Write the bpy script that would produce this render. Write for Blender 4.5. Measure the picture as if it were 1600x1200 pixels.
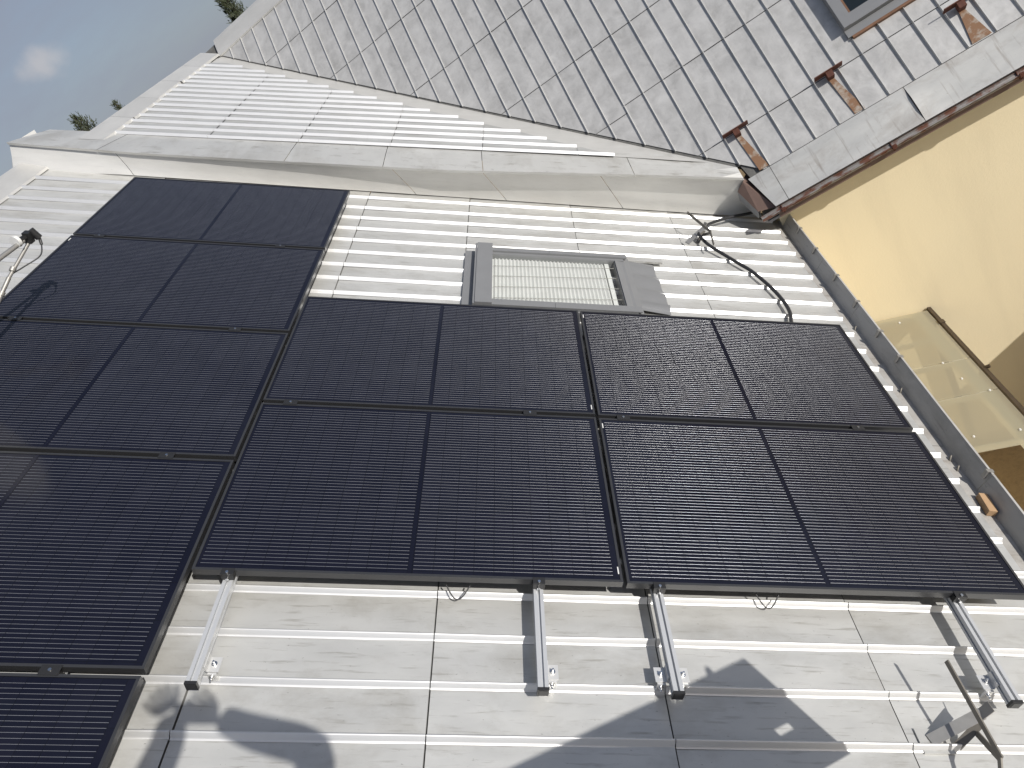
import bpy, math, random
from mathutils import Vector, Matrix, noise
random.seed(7)
sc = bpy.context.scene
for o in list(bpy.data.objects): bpy.data.objects.remove(o)

# ------------------------------------------------------------------ camera, sky, sun, exposure
G = 6.3                                     # height of the working origin above the yard
def V3(*a): return Vector(a)
CAM = V3(2.3384, -3.7981, 1.1557 + G)
cr, cu, cb = V3(.82154, -.01466, -.56996), V3(.45372, .62219, .63798), V3(.34528, -.78273, .51781)
cam_d = bpy.data.cameras.new('camera'); cam = bpy.data.objects.new('camera', cam_d)
sc.collection.objects.link(cam)
cam.matrix_world = Matrix(((cr.x, cu.x, cb.x, CAM.x), (cr.y, cu.y, cb.y, CAM.y), (cr.z, cu.z, cb.z, CAM.z), (0, 0, 0, 1)))
cam_d.sensor_width = 36; cam_d.lens = 36 * 1064.46 / 1600
cam_d.clip_start = .05; cam_d.clip_end = 3000
sc.camera = cam

PW, PF = math.radians(38.8), .61959         # pitch of the wing roof, of the cross roof behind it
QM = .72619                                 # pitch of the main roof
class Frame:
    def __init__(s, o, ex, ey, ez): s.o, s.x, s.y, s.z = o, ex, ey, ez
    def __call__(s, a, b, h=0.): return s.o + s.x * a + s.y * b + s.z * h
    def mat(s, a=0, b=0, h=0):
        p = s(a, b, h)
        return Matrix(((s.x.x, s.y.x, s.z.x, p.x), (s.x.y, s.y.y, s.z.y, p.y), (s.x.z, s.y.z, s.z.z, p.z), (0, 0, 0, 1)))
NR = Frame(V3(0, 0, G), V3(math.cos(PW), 0, -math.sin(PW)), V3(0, 1, 0), V3(math.sin(PW), 0, math.cos(PW)))
ROOF = -.15                                 # sheet level below the glass of the panels, in NR
FR = Frame(V3(-.16174, 0, .2776 + G), V3(math.cos(PF), 0, -math.sin(PF)), V3(0, 1, 0), V3(math.sin(PF), 0, math.cos(PF)))
MR = Frame(V3(0, 1.5905, -2.1266 + G), V3(1, 0, 0), V3(0, math.cos(QM), math.sin(QM)), V3(0, -math.sin(QM), math.cos(QM)))

SUN_UVN = V3(.37, -.48, 1)
sund = (NR.x * SUN_UVN.x + NR.y * SUN_UVN.y + NR.z * SUN_UVN.z).normalized()
sun_d = bpy.data.lights.new('sun', 'SUN'); sun_d.energy = 4.2; sun_d.angle = math.radians(.55); sun_d.color = (1, .965, .915)
sun = bpy.data.objects.new('sun', sun_d); sc.collection.objects.link(sun)
sun.rotation_euler = sund.to_track_quat('Z', 'Y').to_euler(); sun.location = (20, -12, 30)

w = bpy.data.worlds.new('World'); sc.world = w; w.use_nodes = True
nt = w.node_tree; nt.nodes.clear()
def N(nt, t, **k):
    n = nt.nodes.new(t)
    for a, b in k.items(): setattr(n, a, b)
    return n
sky = N(nt, 'ShaderNodeTexSky', sky_type='NISHITA', sun_disc=False)
sky.sun_elevation = math.asin(sund.z); sky.sun_rotation = math.atan2(sund.x, sund.y)
sky.air_density = 1.0; sky.dust_density = 2.2; sky.ozone_density = 1.5; sky.altitude = 200
tc = N(nt, 'ShaderNodeTexCoord'); mp = N(nt, 'ShaderNodeMapping'); mp.inputs['Scale'].default_value = (2.2, 2.2, 8)
mp.inputs['Rotation'].default_value = (0, .12, .6); L = nt.links.new
n1 = N(nt, 'ShaderNodeTexNoise'); n1.inputs['Scale'].default_value = 1.7; n1.inputs['Detail'].default_value = 7; n1.inputs['Roughness'].default_value = .58
rp = N(nt, 'ShaderNodeValToRGB'); rp.color_ramp.elements[0].position = .34; rp.color_ramp.elements[1].position = .72
rp.color_ramp.elements[0].color = (.55, .55, .55, 1); rp.color_ramp.elements[1].color = (.93, .93, .93, 1)     # thin high veil
# one small puff of cumulus left of the ridge
n2 = N(nt, 'ShaderNodeTexNoise'); n2.inputs['Scale'].default_value = 14; n2.inputs['Detail'].default_value = 6
puff = (cr * ((62 - 800) / 1064.46) - cu * ((98 - 600) / 1064.46) - cb).normalized()
vs_ = N(nt, 'ShaderNodeVectorMath', operation='SUBTRACT'); vs_.inputs[1].default_value = puff
vm_ = N(nt, 'ShaderNodeVectorMath', operation='MULTIPLY'); vm_.inputs[1].default_value = (1, 1, 1.5)
vl_ = N(nt, 'ShaderNodeVectorMath', operation='LENGTH')
ma_ = N(nt, 'ShaderNodeMath', operation='MULTIPLY_ADD'); ma_.inputs[1].default_value = -.10
ad_ = N(nt, 'ShaderNodeMath', operation='ADD')
rp2 = N(nt, 'ShaderNodeMapRange', interpolation_type='SMOOTHSTEP'); rp2.inputs[1].default_value = -.050; rp2.inputs[2].default_value = -.018; rp2.inputs[3].default_value = .5; rp2.inputs[4].default_value = 0
L(tc.outputs['Generated'], vs_.inputs[0]); L(vs_.outputs[0], vm_.inputs[0]); L(vm_.outputs[0], vl_.inputs[0]); L(tc.outputs['Generated'], n2.inputs['Vector'])
L(n2.outputs['Fac'], ma_.inputs[0]); L(vl_.outputs['Value'], ma_.inputs[2]); L(ma_.outputs[0], rp2.inputs[0])
mx = N(nt, 'ShaderNodeMix', data_type='RGBA'); mx2 = N(nt, 'ShaderNodeMix', data_type='RGBA')
mx.inputs[7].default_value = (2.95, 3.2, 3.95, 1); mx2.inputs[7].default_value = (6.4, 6.0, 5.9, 1)
bg = N(nt, 'ShaderNodeBackground'); bg.inputs['Strength'].default_value = .10
wo = N(nt, 'ShaderNodeOutputWorld')
L(tc.outputs['Generated'], mp.inputs['Vector']); L(mp.outputs[0], n1.inputs['Vector']); L(n1.outputs['Fac'], rp.inputs[0])
sz_ = N(nt, 'ShaderNodeSeparateXYZ'); L(tc.outputs['Generated'], sz_.inputs[0])
mr_ = N(nt, 'ShaderNodeMapRange', interpolation_type='SMOOTHSTEP'); mr_.inputs[1].default_value = .15; mr_.inputs[2].default_value = .8; mr_.inputs[3].default_value = 1; mr_.inputs[4].default_value = .3
mm_ = N(nt, 'ShaderNodeMath', operation='MULTIPLY'); L(sz_.outputs[2], mr_.inputs[0]); L(mr_.outputs[0], mm_.inputs[0]); L(rp.outputs[0], mm_.inputs[1])
L(mm_.outputs[0], mx.inputs[0]); L(sky.outputs[0], mx.inputs[6]); L(mx.outputs[2], mx2.inputs[6]); L(rp2.outputs[0], mx2.inputs[0])
L(mx2.outputs[2], bg.inputs['Color']); L(bg.outputs[0], wo.inputs['Surface'])
sc.view_settings.view_transform = 'Standard'; sc.view_settings.look = 'None'
sc.view_settings.exposure = 0.0; sc.view_settings.gamma = 1; sc.view_settings.use_curve_mapping = False
sc.render.engine = 'CYCLES'

# ------------------------------------------------------------------ materials
def new_mat(name):
    m = bpy.data.materials.new(name); m.use_nodes = True
    return m, m.node_tree, m.node_tree.nodes['Principled BSDF']
def ramp(t, src, stops):
    r = N(t, 'ShaderNodeValToRGB'); e = r.color_ramp.elements
    while len(e) < len(stops): e.new(.5)
    for k, (p, c) in enumerate(stops):
        e[k].position = p; e[k].color = (c, c, c, 1) if not hasattr(c, '__len__') else (*c, 1)
    t.links.new(src, r.inputs[0]); return r.outputs[0]
def noise_tex(t, vec, scale, detail=4, rough=.55, mapping=None, dist=0):
    n = N(t, 'ShaderNodeTexNoise'); n.inputs['Scale'].default_value = scale
    n.inputs['Detail'].default_value = detail; n.inputs['Roughness'].default_value = rough; n.inputs['Distortion'].default_value = dist
    if mapping:
        m = N(t, 'ShaderNodeMapping'); m.inputs['Scale'].default_value = mapping
        t.links.new(vec, m.inputs['Vector']); vec = m.outputs[0]
    t.links.new(vec, n.inputs['Vector']); return n.outputs['Fac']
def mixc(t, fac, a, b, blend='MIX'):
    m = N(t, 'ShaderNodeMix', data_type='RGBA', blend_type=blend)
    for i, s in ((0, fac), (6, a), (7, b)):
        if hasattr(s, 'is_linked'): t.links.new(s, m.inputs[i])
        elif i == 0: m.inputs[0].default_value = s
        else: m.inputs[i].default_value = (*s, 1)
    return m.outputs[2]
def bump(t, b, h, strength, dist):
    n = N(t, 'ShaderNodeBump'); n.inputs['Strength'].default_value = strength; n.inputs['Distance'].default_value = dist
    t.links.new(h, n.inputs['Height']); t.links.new(n.outputs[0], b.inputs['Normal'])
def simple(name, col, rough=.5, metal=0, var=.12, scale=30, bmp=0):
    m, t, b = new_mat(name)
    c = N(t, 'ShaderNodeTexCoord').outputs['Object']
    f = noise_tex(t, c, scale, 5)
    lo = tuple(x * (1 - var) for x in col); hi = tuple(min(1, x * (1 + var)) for x in col)
    t.links.new(mixc(t, f, lo, hi), b.inputs['Base Color'])
    b.inputs['Roughness'].default_value = rough; b.inputs['Metallic'].default_value = metal
    if bmp: bump(t, b, f, bmp, .01)
    return m
def metal_sheet(name, lo, hi, rough, metal, streak=(1.2, 14, 1), stain=(.33, .31, .27), stain_amt=.5, spangle=0, warp=.0, scratch=.5):
    """Weathered roofing sheet, mapped in metres along and across the seam (UV)."""
    m, t, b = new_mat(name)
    uv = N(t, 'ShaderNodeUVMap').outputs[0]
    pos = N(t, 'ShaderNodeNewGeometry').outputs['Position']
    inf = N(t, 'ShaderNodeObjectInfo').outputs['Random']
    f1 = noise_tex(t, uv, 3.2, 6, .6, (1, 2.6, 1)); f2 = noise_tex(t, uv, 4, 5, .6, streak)
    c = mixc(t, ramp(t, f1, [(.3, 0), (.7, 1)]), lo, hi)
    c = mixc(t, ramp(t, inf, [(0, 0), (1, .28)]), c, tuple(x * .82 for x in lo))
    # smeared marks and dirt runs
    s = ramp(t, f2, [(.57, 0), (.75, stain_amt)]); c = mixc(t, s, c, stain)
    pt = ramp(t, noise_tex(t, uv, 2.1, 7, .68, (1, 1.8, 1), .3), [(.50, 0), (.72, stain_amt * .75)]); c = mixc(t, pt, c, tuple(x * 1.15 for x in stain))
    sp = ramp(t, noise_tex(t, uv, 55, 2, .5, (1, 2, 1)), [(.71, 0), (.76, .55)])
    c = mixc(t, sp, c, tuple(x * .55 for x in stain))
    scr = ramp(t, noise_tex(t, uv, 9, 8, .7, (1, 9, 1), .6), [(.64, 0), (.69, scratch)])
    c = mixc(t, scr, c, tuple(x * .7 for x in stain))
    if spangle:
        vo = N(t, 'ShaderNodeTexVoronoi'); vo.inputs['Scale'].default_value = 30; t.links.new(uv, vo.inputs['Vector'])
        k = N(t, 'ShaderNodeSeparateColor'); t.links.new(vo.outputs['Color'], k.inputs[0])
        c = mixc(t, ramp(t, k.outputs[0], [(0, 0), (1, spangle)]), c, tuple(min(1, x * 1.25) for x in hi))
        big = ramp(t, noise_tex(t, uv, 5.5, 7, .68, (1, 1, 1), .4), [(.35, 0), (.72, 1)])
        c = mixc(t, big, c, tuple(min(1, x * 1.22) for x in hi))
    t.links.new(c, b.inputs['Base Color']); b.inputs['Metallic'].default_value = metal
    rr = N(t, 'ShaderNodeMath', operation='MULTIPLY_ADD'); t.links.new(f1, rr.inputs[0]); rr.inputs[1].default_value = .22; rr.inputs[2].default_value = rough - .11
    t.links.new(rr.outputs[0], b.inputs['Roughness'])
    bump(t, b, noise_tex(t, uv, 2.4, 3, .5, (1, 2.2, 1)), .35 + warp, .012)
    return m
M = {}
M['roof'] = metal_sheet('wing_roof_sheet', (.545, .542, .518), (.63, .627, .60), .42, .36, stain=(.30, .285, .25), stain_amt=.8)
M['roof_old'] = metal_sheet('old_roof_sheet', (.385, .38, .368), (.475, .47, .457), .5, .26, spangle=.16, stain=(.25, .24, .22), stain_amt=.35)
M['flash'] = metal_sheet('flashing_sheet', (.56, .552, .525), (.63, .622, .595), .40, .32, stain_amt=.12, warp=-.1, scratch=.1)
M['step'] = metal_sheet('step_sheet', (.66, .652, .625), (.74, .732, .70), .42, .22, stain_amt=.15, warp=-.1, scratch=.08)
M['roof_far'] = metal_sheet('cross_roof_sheet', (.46, .462, .45), (.55, .552, .538), .42, .36, stain=(.30, .29, .26), stain_amt=.7)
M['seam_far'] = simple('cross_seam_metal', (.82, .82, .81), .5, .6, .05, 12)
M['eave'] = metal_sheet('eave_sheet', (.48, .48, .462), (.56, .558, .535), .45, .3, streak=(7, .5, 1), stain=(.20, .165, .135), stain_amt=.7, scratch=.05)
M['dusty'] = metal_sheet('dusty_sheet', (.42, .40, .365), (.54, .52, .485), .55, .25, streak=(1, 3, 1), stain=(.20, .16, .12), stain_amt=.7)
M['gutter'] = metal_sheet('gutter_sheet', (.46, .45, .425), (.54, .53, .505), .55, .2, stain=(.12, .11, .10), stain_amt=.5)
M['seam'] = simple('seam_metal', (.70, .70, .69), .46, .65, .06, 12)
M['seam_old'] = simple('old_seam_metal', (.50, .50, .49), .46, .5, .1, 12)
M['deck'] = simple('roof_underlay', (.13, .128, .12), .9, 0, .5, 25)
M['rail'] = simple('anodised_rail', (.56, .57, .58), .42, .35, .05)
M['plate'] = simple('zinc_plate', (.66, .66, .65), .38, .4, .08)
M['steel'] = simple('zinc_steel', (.36, .35, .33), .5, .6, .25, 20)
M['dark_steel'] = simple('dark_steel', (.20, .185, .16), .55, .5, .3, 20)
M['shiny'] = simple('stainless', (.72, .72, .72), .22, 1, .05)
M['black'] = simple('black_plastic', (.02, .02, .021), .45)
M['frame'] = simple('black_frame', (.075, .076, .080), .38, .6, .15, 8)
M['cable'] = simple('black_cable', (.03, .03, .032), .42)
M['cover'] = simple('grey_cover', (.245, .248, .252), .42, .25, .1, 6)
M['white'] = simple('white_plastic', (.72, .72, .70), .45, 0, .05)
M['blind'] = simple('white_blind', (.62, .62, .605), .8, 0, .08, 12)
M['rust'] = simple('rusty_iron', (.10, .034, .020), .75, .1, .5, 40, .3)
M['brown'] = simple('brown_paint', (.16, .105, .085), .55, 0, .25, 14)
M['dark_brown'] = simple('dark_brown_steel', (.07, .050, .032), .5, .2, .3, 20)
M['wood'] = simple('sawn_wood', (.45, .29, .16), .7, 0, .2, 25, .2)
M['orange'] = simple('peeling_sill', (.17, .085, .045), .7, 0, .8, 9, .2)
M['bark'] = simple('bark', (.06, .045, .033), .9, 0, .4, 20)
M['cloth'] = simple('work_cloth', (.07, .08, .11), .85, 0, .2, 12)
M['skin'] = simple('skin', (.5, .3, .22), .55, 0, .06, 12)
M['deckwood'] = simple('platform_board', (.36, .26, .16), .75, 0, .25, 10)
def mk_plaster():
    m, t, b = new_mat('yellow_plaster')
    c = N(t, 'ShaderNodeTexCoord').outputs['Object']
    f = noise_tex(t, c, .9, 5); g = noise_tex(t, c, 45, 6, .7); d = noise_tex(t, c, 1.2, 6, .6, (3, 1, .35))
    k = mixc(t, f, (.745, .645, .44), (.80, .70, .485)); k = mixc(t, ramp(t, d, [(.5, 0), (.8, .4)]), k, (.62, .535, .37))
    t.links.new(k, b.inputs['Base Color']); b.inputs['Roughness'].default_value = .88; bump(t, b, g, .28, .006)
    return m
M['plaster'] = mk_plaster()
def mk_rust_strap():
    m, t, b = new_mat('rust_strap'); c = N(t, 'ShaderNodeNewGeometry').outputs['Position']
    f = noise_tex(t, c, 14, 6, .65); k = mixc(t, ramp(t, f, [(.34, 0), (.52, 1)]), (.38, .34, .29), (.22, .12, .065))
    t.links.new(k, b.inputs['Base Color']); b.inputs['Roughness'].default_value = .8; return m
M['strap'] = mk_rust_strap()
def mk_stain():
    m, t, b = new_mat('rusted_gutter'); c = N(t, 'ShaderNodeNewGeometry').outputs['Position']
    f = noise_tex(t, c, 7, 6, .65); k = mixc(t, ramp(t, f, [(.45, 0), (.56, 1)]), (.30, .285, .27), (.16, .070, .045))
    t.links.new(k, b.inputs['Base Color']); b.inputs['Roughness'].default_value = .42; b.inputs['Metallic'].default_value = .35; return m
M['gutter_rust'] = mk_stain()
def mk_cell():
    m, t, b = new_mat('solar_cells')
    uv = N(t, 'ShaderNodeUVMap').outputs[0]; sp = N(t, 'ShaderNodeSeparateXYZ'); t.links.new(uv, sp.inputs[0])
    def line(src, period, width):     # 1 on thin gaps between cells
        a = N(t, 'ShaderNodeMath', operation='DIVIDE'); t.links.new(src, a.inputs[0]); a.inputs[1].default_value = period
        f = N(t, 'ShaderNodeMath', operation='FRACT'); t.links.new(a.outputs[0], f.inputs[0])
        l = N(t, 'ShaderNodeMath', operation='LESS_THAN'); t.links.new(f.outputs[0], l.inputs[0]); l.inputs[1].default_value = width / period
        return l.outputs[0]
    g = N(t, 'ShaderNodeMath', operation='MAXIMUM'); t.links.new(line(sp.outputs[0], .0836, .0014), g.inputs[0]); t.links.new(line(sp.outputs[1], .1668, .0014), g.inputs[1])
    inf = N(t, 'ShaderNodeObjectInfo').outputs['Random']
    # faint cell to cell tint
    wn = N(t, 'ShaderNodeTexWhiteNoise', noise_dimensions='2D'); sn = N(t, 'ShaderNodeVectorMath', operation='SNAP'); t.links.new(uv, sn.inputs[0]); sn.inputs[1].default_value = (.0836, .1668, 1)
    t.links.new(sn.outputs[0], wn.inputs['Vector'])
    c = mixc(t, wn.outputs['Value'], (.0050, .0054, .0125), (.0074, .0078, .0160))
    c = mixc(t, g.outputs[0], c, (.0035, .0035, .004))
    dm = N(t, 'ShaderNodeMath', operation='MULTIPLY'); t.links.new(ramp(t, noise_tex(t, uv, 1.6, 8, .65, (1, 1.6, 1), .5), [(.38, 0), (.75, 1)]), dm.inputs[0]); t.links.new(ramp(t, inf, [(0, .006), (1, .026)]), dm.inputs[1])
    c = mixc(t, dm.outputs[0], c, (.34, .37, .44))
    t.links.new(c, b.inputs['Base Color'])
    f = noise_tex(t, uv, 2.2, 5, .6); rr = N(t, 'ShaderNodeMath', operation='MULTIPLY_ADD'); t.links.new(f, rr.inputs[0]); rr.inputs[1].default_value = .12; rr.inputs[2].default_value = .10
    t.links.new(rr.outputs[0], b.inputs['Roughness']); b.inputs['IOR'].default_value = 1.42
    return m
M['cell'] = mk_cell()
M['wire'] = simple('busbar_wire', (.32, .325, .34), .30, .65, .3, 9)
def mk_glass(name, tint, tr, rough=.03):
    m, t, b = new_mat(name); t.nodes.remove(b); out = t.nodes['Material Output']
    tp = N(t, 'ShaderNodeBsdfTransparent'); tp.inputs[0].default_value = (*tint, 1)
    gl = N(t, 'ShaderNodeBsdfGlossy'); gl.inputs['Roughness'].default_value = rough
    fr = N(t, 'ShaderNodeFresnel'); fr.inputs[0].default_value = 1.5
    mx = N(t, 'ShaderNodeMixShader'); t.links.new(fr.outputs[0], mx.inputs[0]); t.links.new(tp.outputs[0], mx.inputs[1]); t.links.new(gl.outputs[0], mx.inputs[2])
    if tr:
        df = N(t, 'ShaderNodeBsdfDiffuse'); df.inputs[0].default_value = (*tr, 1)
        tl = N(t, 'ShaderNodeBsdfTranslucent'); tl.inputs[0].default_value = (*tr, 1)
        ad = N(t, 'ShaderNodeMixShader'); ad.inputs[0].default_value = .55; t.links.new(df.outputs[0], ad.inputs[1]); t.links.new(tl.outputs[0], ad.inputs[2])
        m3 = N(t, 'ShaderNodeMixShader'); m3.inputs[0].default_value = .74; t.links.new(mx.outputs[0], m3.inputs[1]); t.links.new(ad.outputs[0], m3.inputs[2]); mx = m3
    t.links.new(mx.outputs[0], out.inputs[0]); return m
M['glass'] = mk_glass('window_glass', (.95, .965, .96), None)
M['poly'] = mk_glass('aged_polycarbonate', (.85, .83, .72), (.60, .56, .43), .35)
M['dark_glass'] = simple('dark_window_glass', (.012, .018, .022), .05)
def mk_ground():
    m, t, b = new_mat('earth_yard'); c = N(t, 'ShaderNodeTexCoord').outputs['Object']
    f = noise_tex(t, c, .8, 7, .65); g = noise_tex(t, c, 18, 5, .7)
    k = mixc(t, ramp(t, f, [(.35, 0), (.65, 1)]), (.30, .215, .115), (.37, .275, .16)); k = mixc(t, ramp(t, g, [(.45, 0), (.75, .7)]), k, (.20, .145, .08))
    k = mixc(t, ramp(t, noise_tex(t, c, .05, 4), [(.5, 0), (.6, .8)]), k, (.06, .09, .03))
    t.links.new(k, b.inputs['Base Color']); b.inputs['Roughness'].default_value = .95; bump(t, b, g, .6, .02); return m
M['ground'] = mk_ground()
def mk_leaf():
    m, t, b = new_mat('needles'); c = N(t, 'ShaderNodeNewGeometry').outputs['Random Per Island']
    t.links.new(mixc(t, c, (.022, .032, .015), (.055, .066, .028)), b.inputs['Base Color']); b.inputs['Roughness'].default_value = .7; return m
M['leaf'] = mk_leaf()

# ------------------------------------------------------------------ mesh helpers
def empty(name, loc, label, cat, group=None, mat=None):
    o = bpy.data.objects.new(name, None); sc.collection.objects.link(o)
    if mat is not None: o.matrix_world = mat
    else: o.location = loc
    o.empty_display_size = .1
    tag(o, label, cat, group); return o
def tag(o, label=None, cat=None, group=None, kind=None):
    for k, v in (('label', label), ('category', cat), ('group', group), ('kind', kind)):
        if v: o[k] = v
    return o
def world_of(o):
    m = o.matrix_basis.copy()
    while o.parent: o = o.parent; m = o.matrix_basis @ m
    return m
class MB:
    def __init__(s): s.v = []; s.f = []; s.uv = []; s.sm = []; s.mi = []; s.cur = 0
    def add(s, vs, fs, uvs=None, smooth=False):
        n = len(s.v); s.v += [Vector(p) for p in vs]
        for k, f in enumerate(fs):
            s.f.append([i + n for i in f]); s.sm.append(smooth); s.mi.append(s.cur)
            s.uv.append([uvs[i] if uvs else (s.v[i + n].x, s.v[i + n].y) for i in f])
        return s
    def box(s, F, a, b, h):
        """box between ranges a, b, h in frame F (or any callable)"""
        c = [F(x, y, z) for z in h for y in b for x in a]
        uv = [(x, y) for z in h for y in b for x in a]
        return s.add(c, [(0, 2, 3, 1), (4, 5, 7, 6), (0, 1, 5, 4), (2, 6, 7, 3), (0, 4, 6, 2), (1, 3, 7, 5)], uv)
    def bar(s, p, q, wd, ht, up):
        """rectangular bar from p to q"""
        p, q = Vector(p), Vector(q); d = (q - p).normalized(); sd = d.cross(up).normalized() * wd / 2; u = sd.cross(d).normalized() * ht / 2
        c = [p - sd - u, p + sd - u, p + sd + u, p - sd + u, q - sd - u, q + sd - u, q + sd + u, q - sd + u]
        return s.add(c, [(0, 3, 2, 1), (4, 5, 6, 7), (0, 1, 5, 4), (1, 2, 6, 5), (2, 3, 7, 6), (3, 0, 4, 7)])
    def tube(s, pts, r, n=10, cap=True):
        pts = [Vector(p) for p in pts]; rs = r if hasattr(r, '__len__') else [r] * len(pts)
        vs = []; ref = None
        for i, p in enumerate(pts):
            d = (pts[min(i + 1, len(pts) - 1)] - pts[max(i - 1, 0)]).normalized()
            if ref is None: ref = d.orthogonal().normalized()
            ref = (ref - d * ref.dot(d)).normalized(); e = d.cross(ref)
            vs += [p + (ref * math.cos(2 * math.pi * k / n) + e * math.sin(2 * math.pi * k / n)) * rs[i] for k in range(n)]
        fs = [(i * n + k, i * n + (k + 1) % n, (i + 1) * n + (k + 1) % n, (i + 1) * n + k) for i in range(len(pts) - 1) for k in range(n)]
        s.add(vs, fs, smooth=True)
        if cap: s.add(vs[:n], [tuple(reversed(range(n)))]); s.add(vs[-n:], [tuple(range(n))])
        return s
    def poly(s, pts, uvs=None): return s.add(pts, [tuple(range(len(pts)))], uvs)
    def prism(s, lo, hi):
        n = len(lo); s.poly(list(reversed(lo))); s.poly(hi)
        return s.add(list(lo) + list(hi), [(i, (i + 1) % n, n + (i + 1) % n, n + i) for i in range(n)])
    def build(s, name, mat, parent=None, kind=None, center=True, label=None):
        me = bpy.data.meshes.new(name)
        c = sum(s.v, Vector()) / len(s.v) if center else Vector()
        vs = s.v
        inv = world_of(parent).inverted() if parent else Matrix.Identity(4)
        lo = [inv @ p for p in vs]; c = sum(lo, Vector()) / len(lo) if center else Vector()
        me.from_pydata([p - c for p in lo], [], s.f)
        ul = me.uv_layers.new(name='UVMap'); k = 0
        for f in s.uv:
            for u in f: ul.data[k].uv = u; k += 1
        me.polygons.foreach_set('use_smooth', s.sm)
        for q in ([mat] if isinstance(mat, str) else mat): me.materials.append(M[q])
        me.polygons.foreach_set('material_index', s.mi); me.update()
        o = bpy.data.objects.new(name, me); sc.collection.objects.link(o)
        o.location = c
        if parent: o.parent = parent
        if kind: o['kind'] = kind
        return o
def clip(poly, a, b, c):
    """keep a*x+b*y<=c"""
    out = []
    for i, p in enumerate(poly):
        q = poly[(i + 1) % len(poly)]; dp, dq = a * p[0] + b * p[1] - c, a * q[0] + b * q[1] - c
        if dp <= 0: out.append(p)
        if dp * dq < 0: t = dp / (dp - dq); out.append((p[0] + (q[0] - p[0]) * t, p[1] + (q[1] - p[1]) * t))
    return out
def wob(a, b, k): return (noise.noise(Vector((a * 1.7, b * 3.1, k * 7.3))) * .0030 + noise.noise(Vector((a * 5.1, b * 7.7, k * 3.1 + 40))) * .0010)

# seam profiles: (across, height)
SEAM_WING = [(.005, 0), (.0045, .016), (.0025, .0205), (-.0015, .0215), (-.005, .0188), (-.0150, .0055), (-.019, .0012), (-.024, 0)]
SEAM_MAIN = [(.0065, 0), (.0032, .002), (.0028, .014), (0, .017), (-.0028, .014), (-.0032, .002), (-.0065, 0)]
def sheet(F, h0, l0, l1, w0, w1, parent, mat, prof, seam_edge, k, along='a', half=None, skew=0., seam_l=None, gap=.003, lift=.004):
    """One roofing sheet: pan from l0..l1 along the seams and w0..w1 across them, with its standing seam."""
    def P(l, wv, h): wv = wv + skew * l; return F(l, wv, h) if along == 'a' else F(wv, l, h)
    mb = MB(); nl, nw = max(2, int((l1 - l0) / .15)), 3
    off = (k * 1.37 % 50, k * .77 % 50)
    if half is None:
        vs = []; uv = []
        for i in range(nl + 1):
            for j in range(nw + 1):
                f, g = i / nl, j / nw; l = l0 + gap + (l1 - l0 - 2 * gap) * f; wv = w0 + (w1 - w0) * g
                vs.append(P(l, wv, h0 + (lift * f if along == 'a' else lift * (1 - f)) + wob(l, wv, k) * (4 * g * (1 - g) + .2))); uv.append((l + off[0], wv + off[1]))
        fs = [(i * (nw + 1) + j, (i + 1) * (nw + 1) + j, (i + 1) * (nw + 1) + j + 1, i * (nw + 1) + j + 1) for i in range(nl) for j in range(nw)]
        if along != 'a': fs = [tuple(reversed(f)) for f in fs]
        mb.add(vs, fs, uv, True)
    else:
        p = [(l0 + gap, w0), (l1 - gap, w0), (l1 - gap, w1), (l0 + gap, w1)]
        for hp in half: p = clip(p, *hp)
        if len(p) < 3: return None
        if abs(sum(p[i][0] * p[(i + 1) % len(p)][1] - p[(i + 1) % len(p)][0] * p[i][1] for i in range(len(p)))) < .0012: return None
        pts = [P(l, wv, h0 + .002) for l, wv in p]
        if along != 'a': pts.reverse(); p = list(reversed(p))
        mb.poly(pts, [(a + off[0], b + off[1]) for a, b in p])
    sl = seam_l or (l0 + .002, l1 - .002); mb.cur = 1
    if seam_edge is not None and sl[1] - sl[0] > .03:
        ns = max(1, int((sl[1] - sl[0]) / .3)); vs = []; uv = []; n = len(prof); ph = random.random() * 50
        for i in range(ns + 1):
            l = sl[0] + (sl[1] - sl[0]) * i / ns; jw = noise.noise(Vector((l * 2.3, ph, 0))) * .0022; jh = 1 + noise.noise(Vector((l * 3.1, ph, 9))) * .07
            for (dw, hh) in prof:
                vs.append(P(l, seam_edge + dw + jw, h0 + (hh + .0035) * jh)); uv.append((l + off[0], seam_edge + dw * 3 + off[1]))
        fs = [(i * n + j, i * n + j + 1, (i + 1) * n + j + 1, (i + 1) * n + j) for i in range(ns) for j in range(n - 1)]
        if along == 'a': fs = [tuple(reversed(f)) for f in fs]
        mb.add(vs, fs, uv, True)
        mb.add([vs[j] for j in range(n)], [tuple(range(n))]); mb.add([vs[ns * n + j] for j in range(n)], [tuple(reversed(range(n)))])
    return mb.build('roof_sheet', (mat, {'roof_old': 'seam_old', 'roof_far': 'seam_far'}.get(mat, 'seam')), parent)

# ------------------------------------------------------------------ ground
gm = MB(); R = 900
gm.poly([V3(-R, -R, 0), V3(R, -R, 0), V3(R, R, 0), V3(-R, R, 0)])
tag(gm.build('ground', 'ground'), kind='structure')

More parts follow.
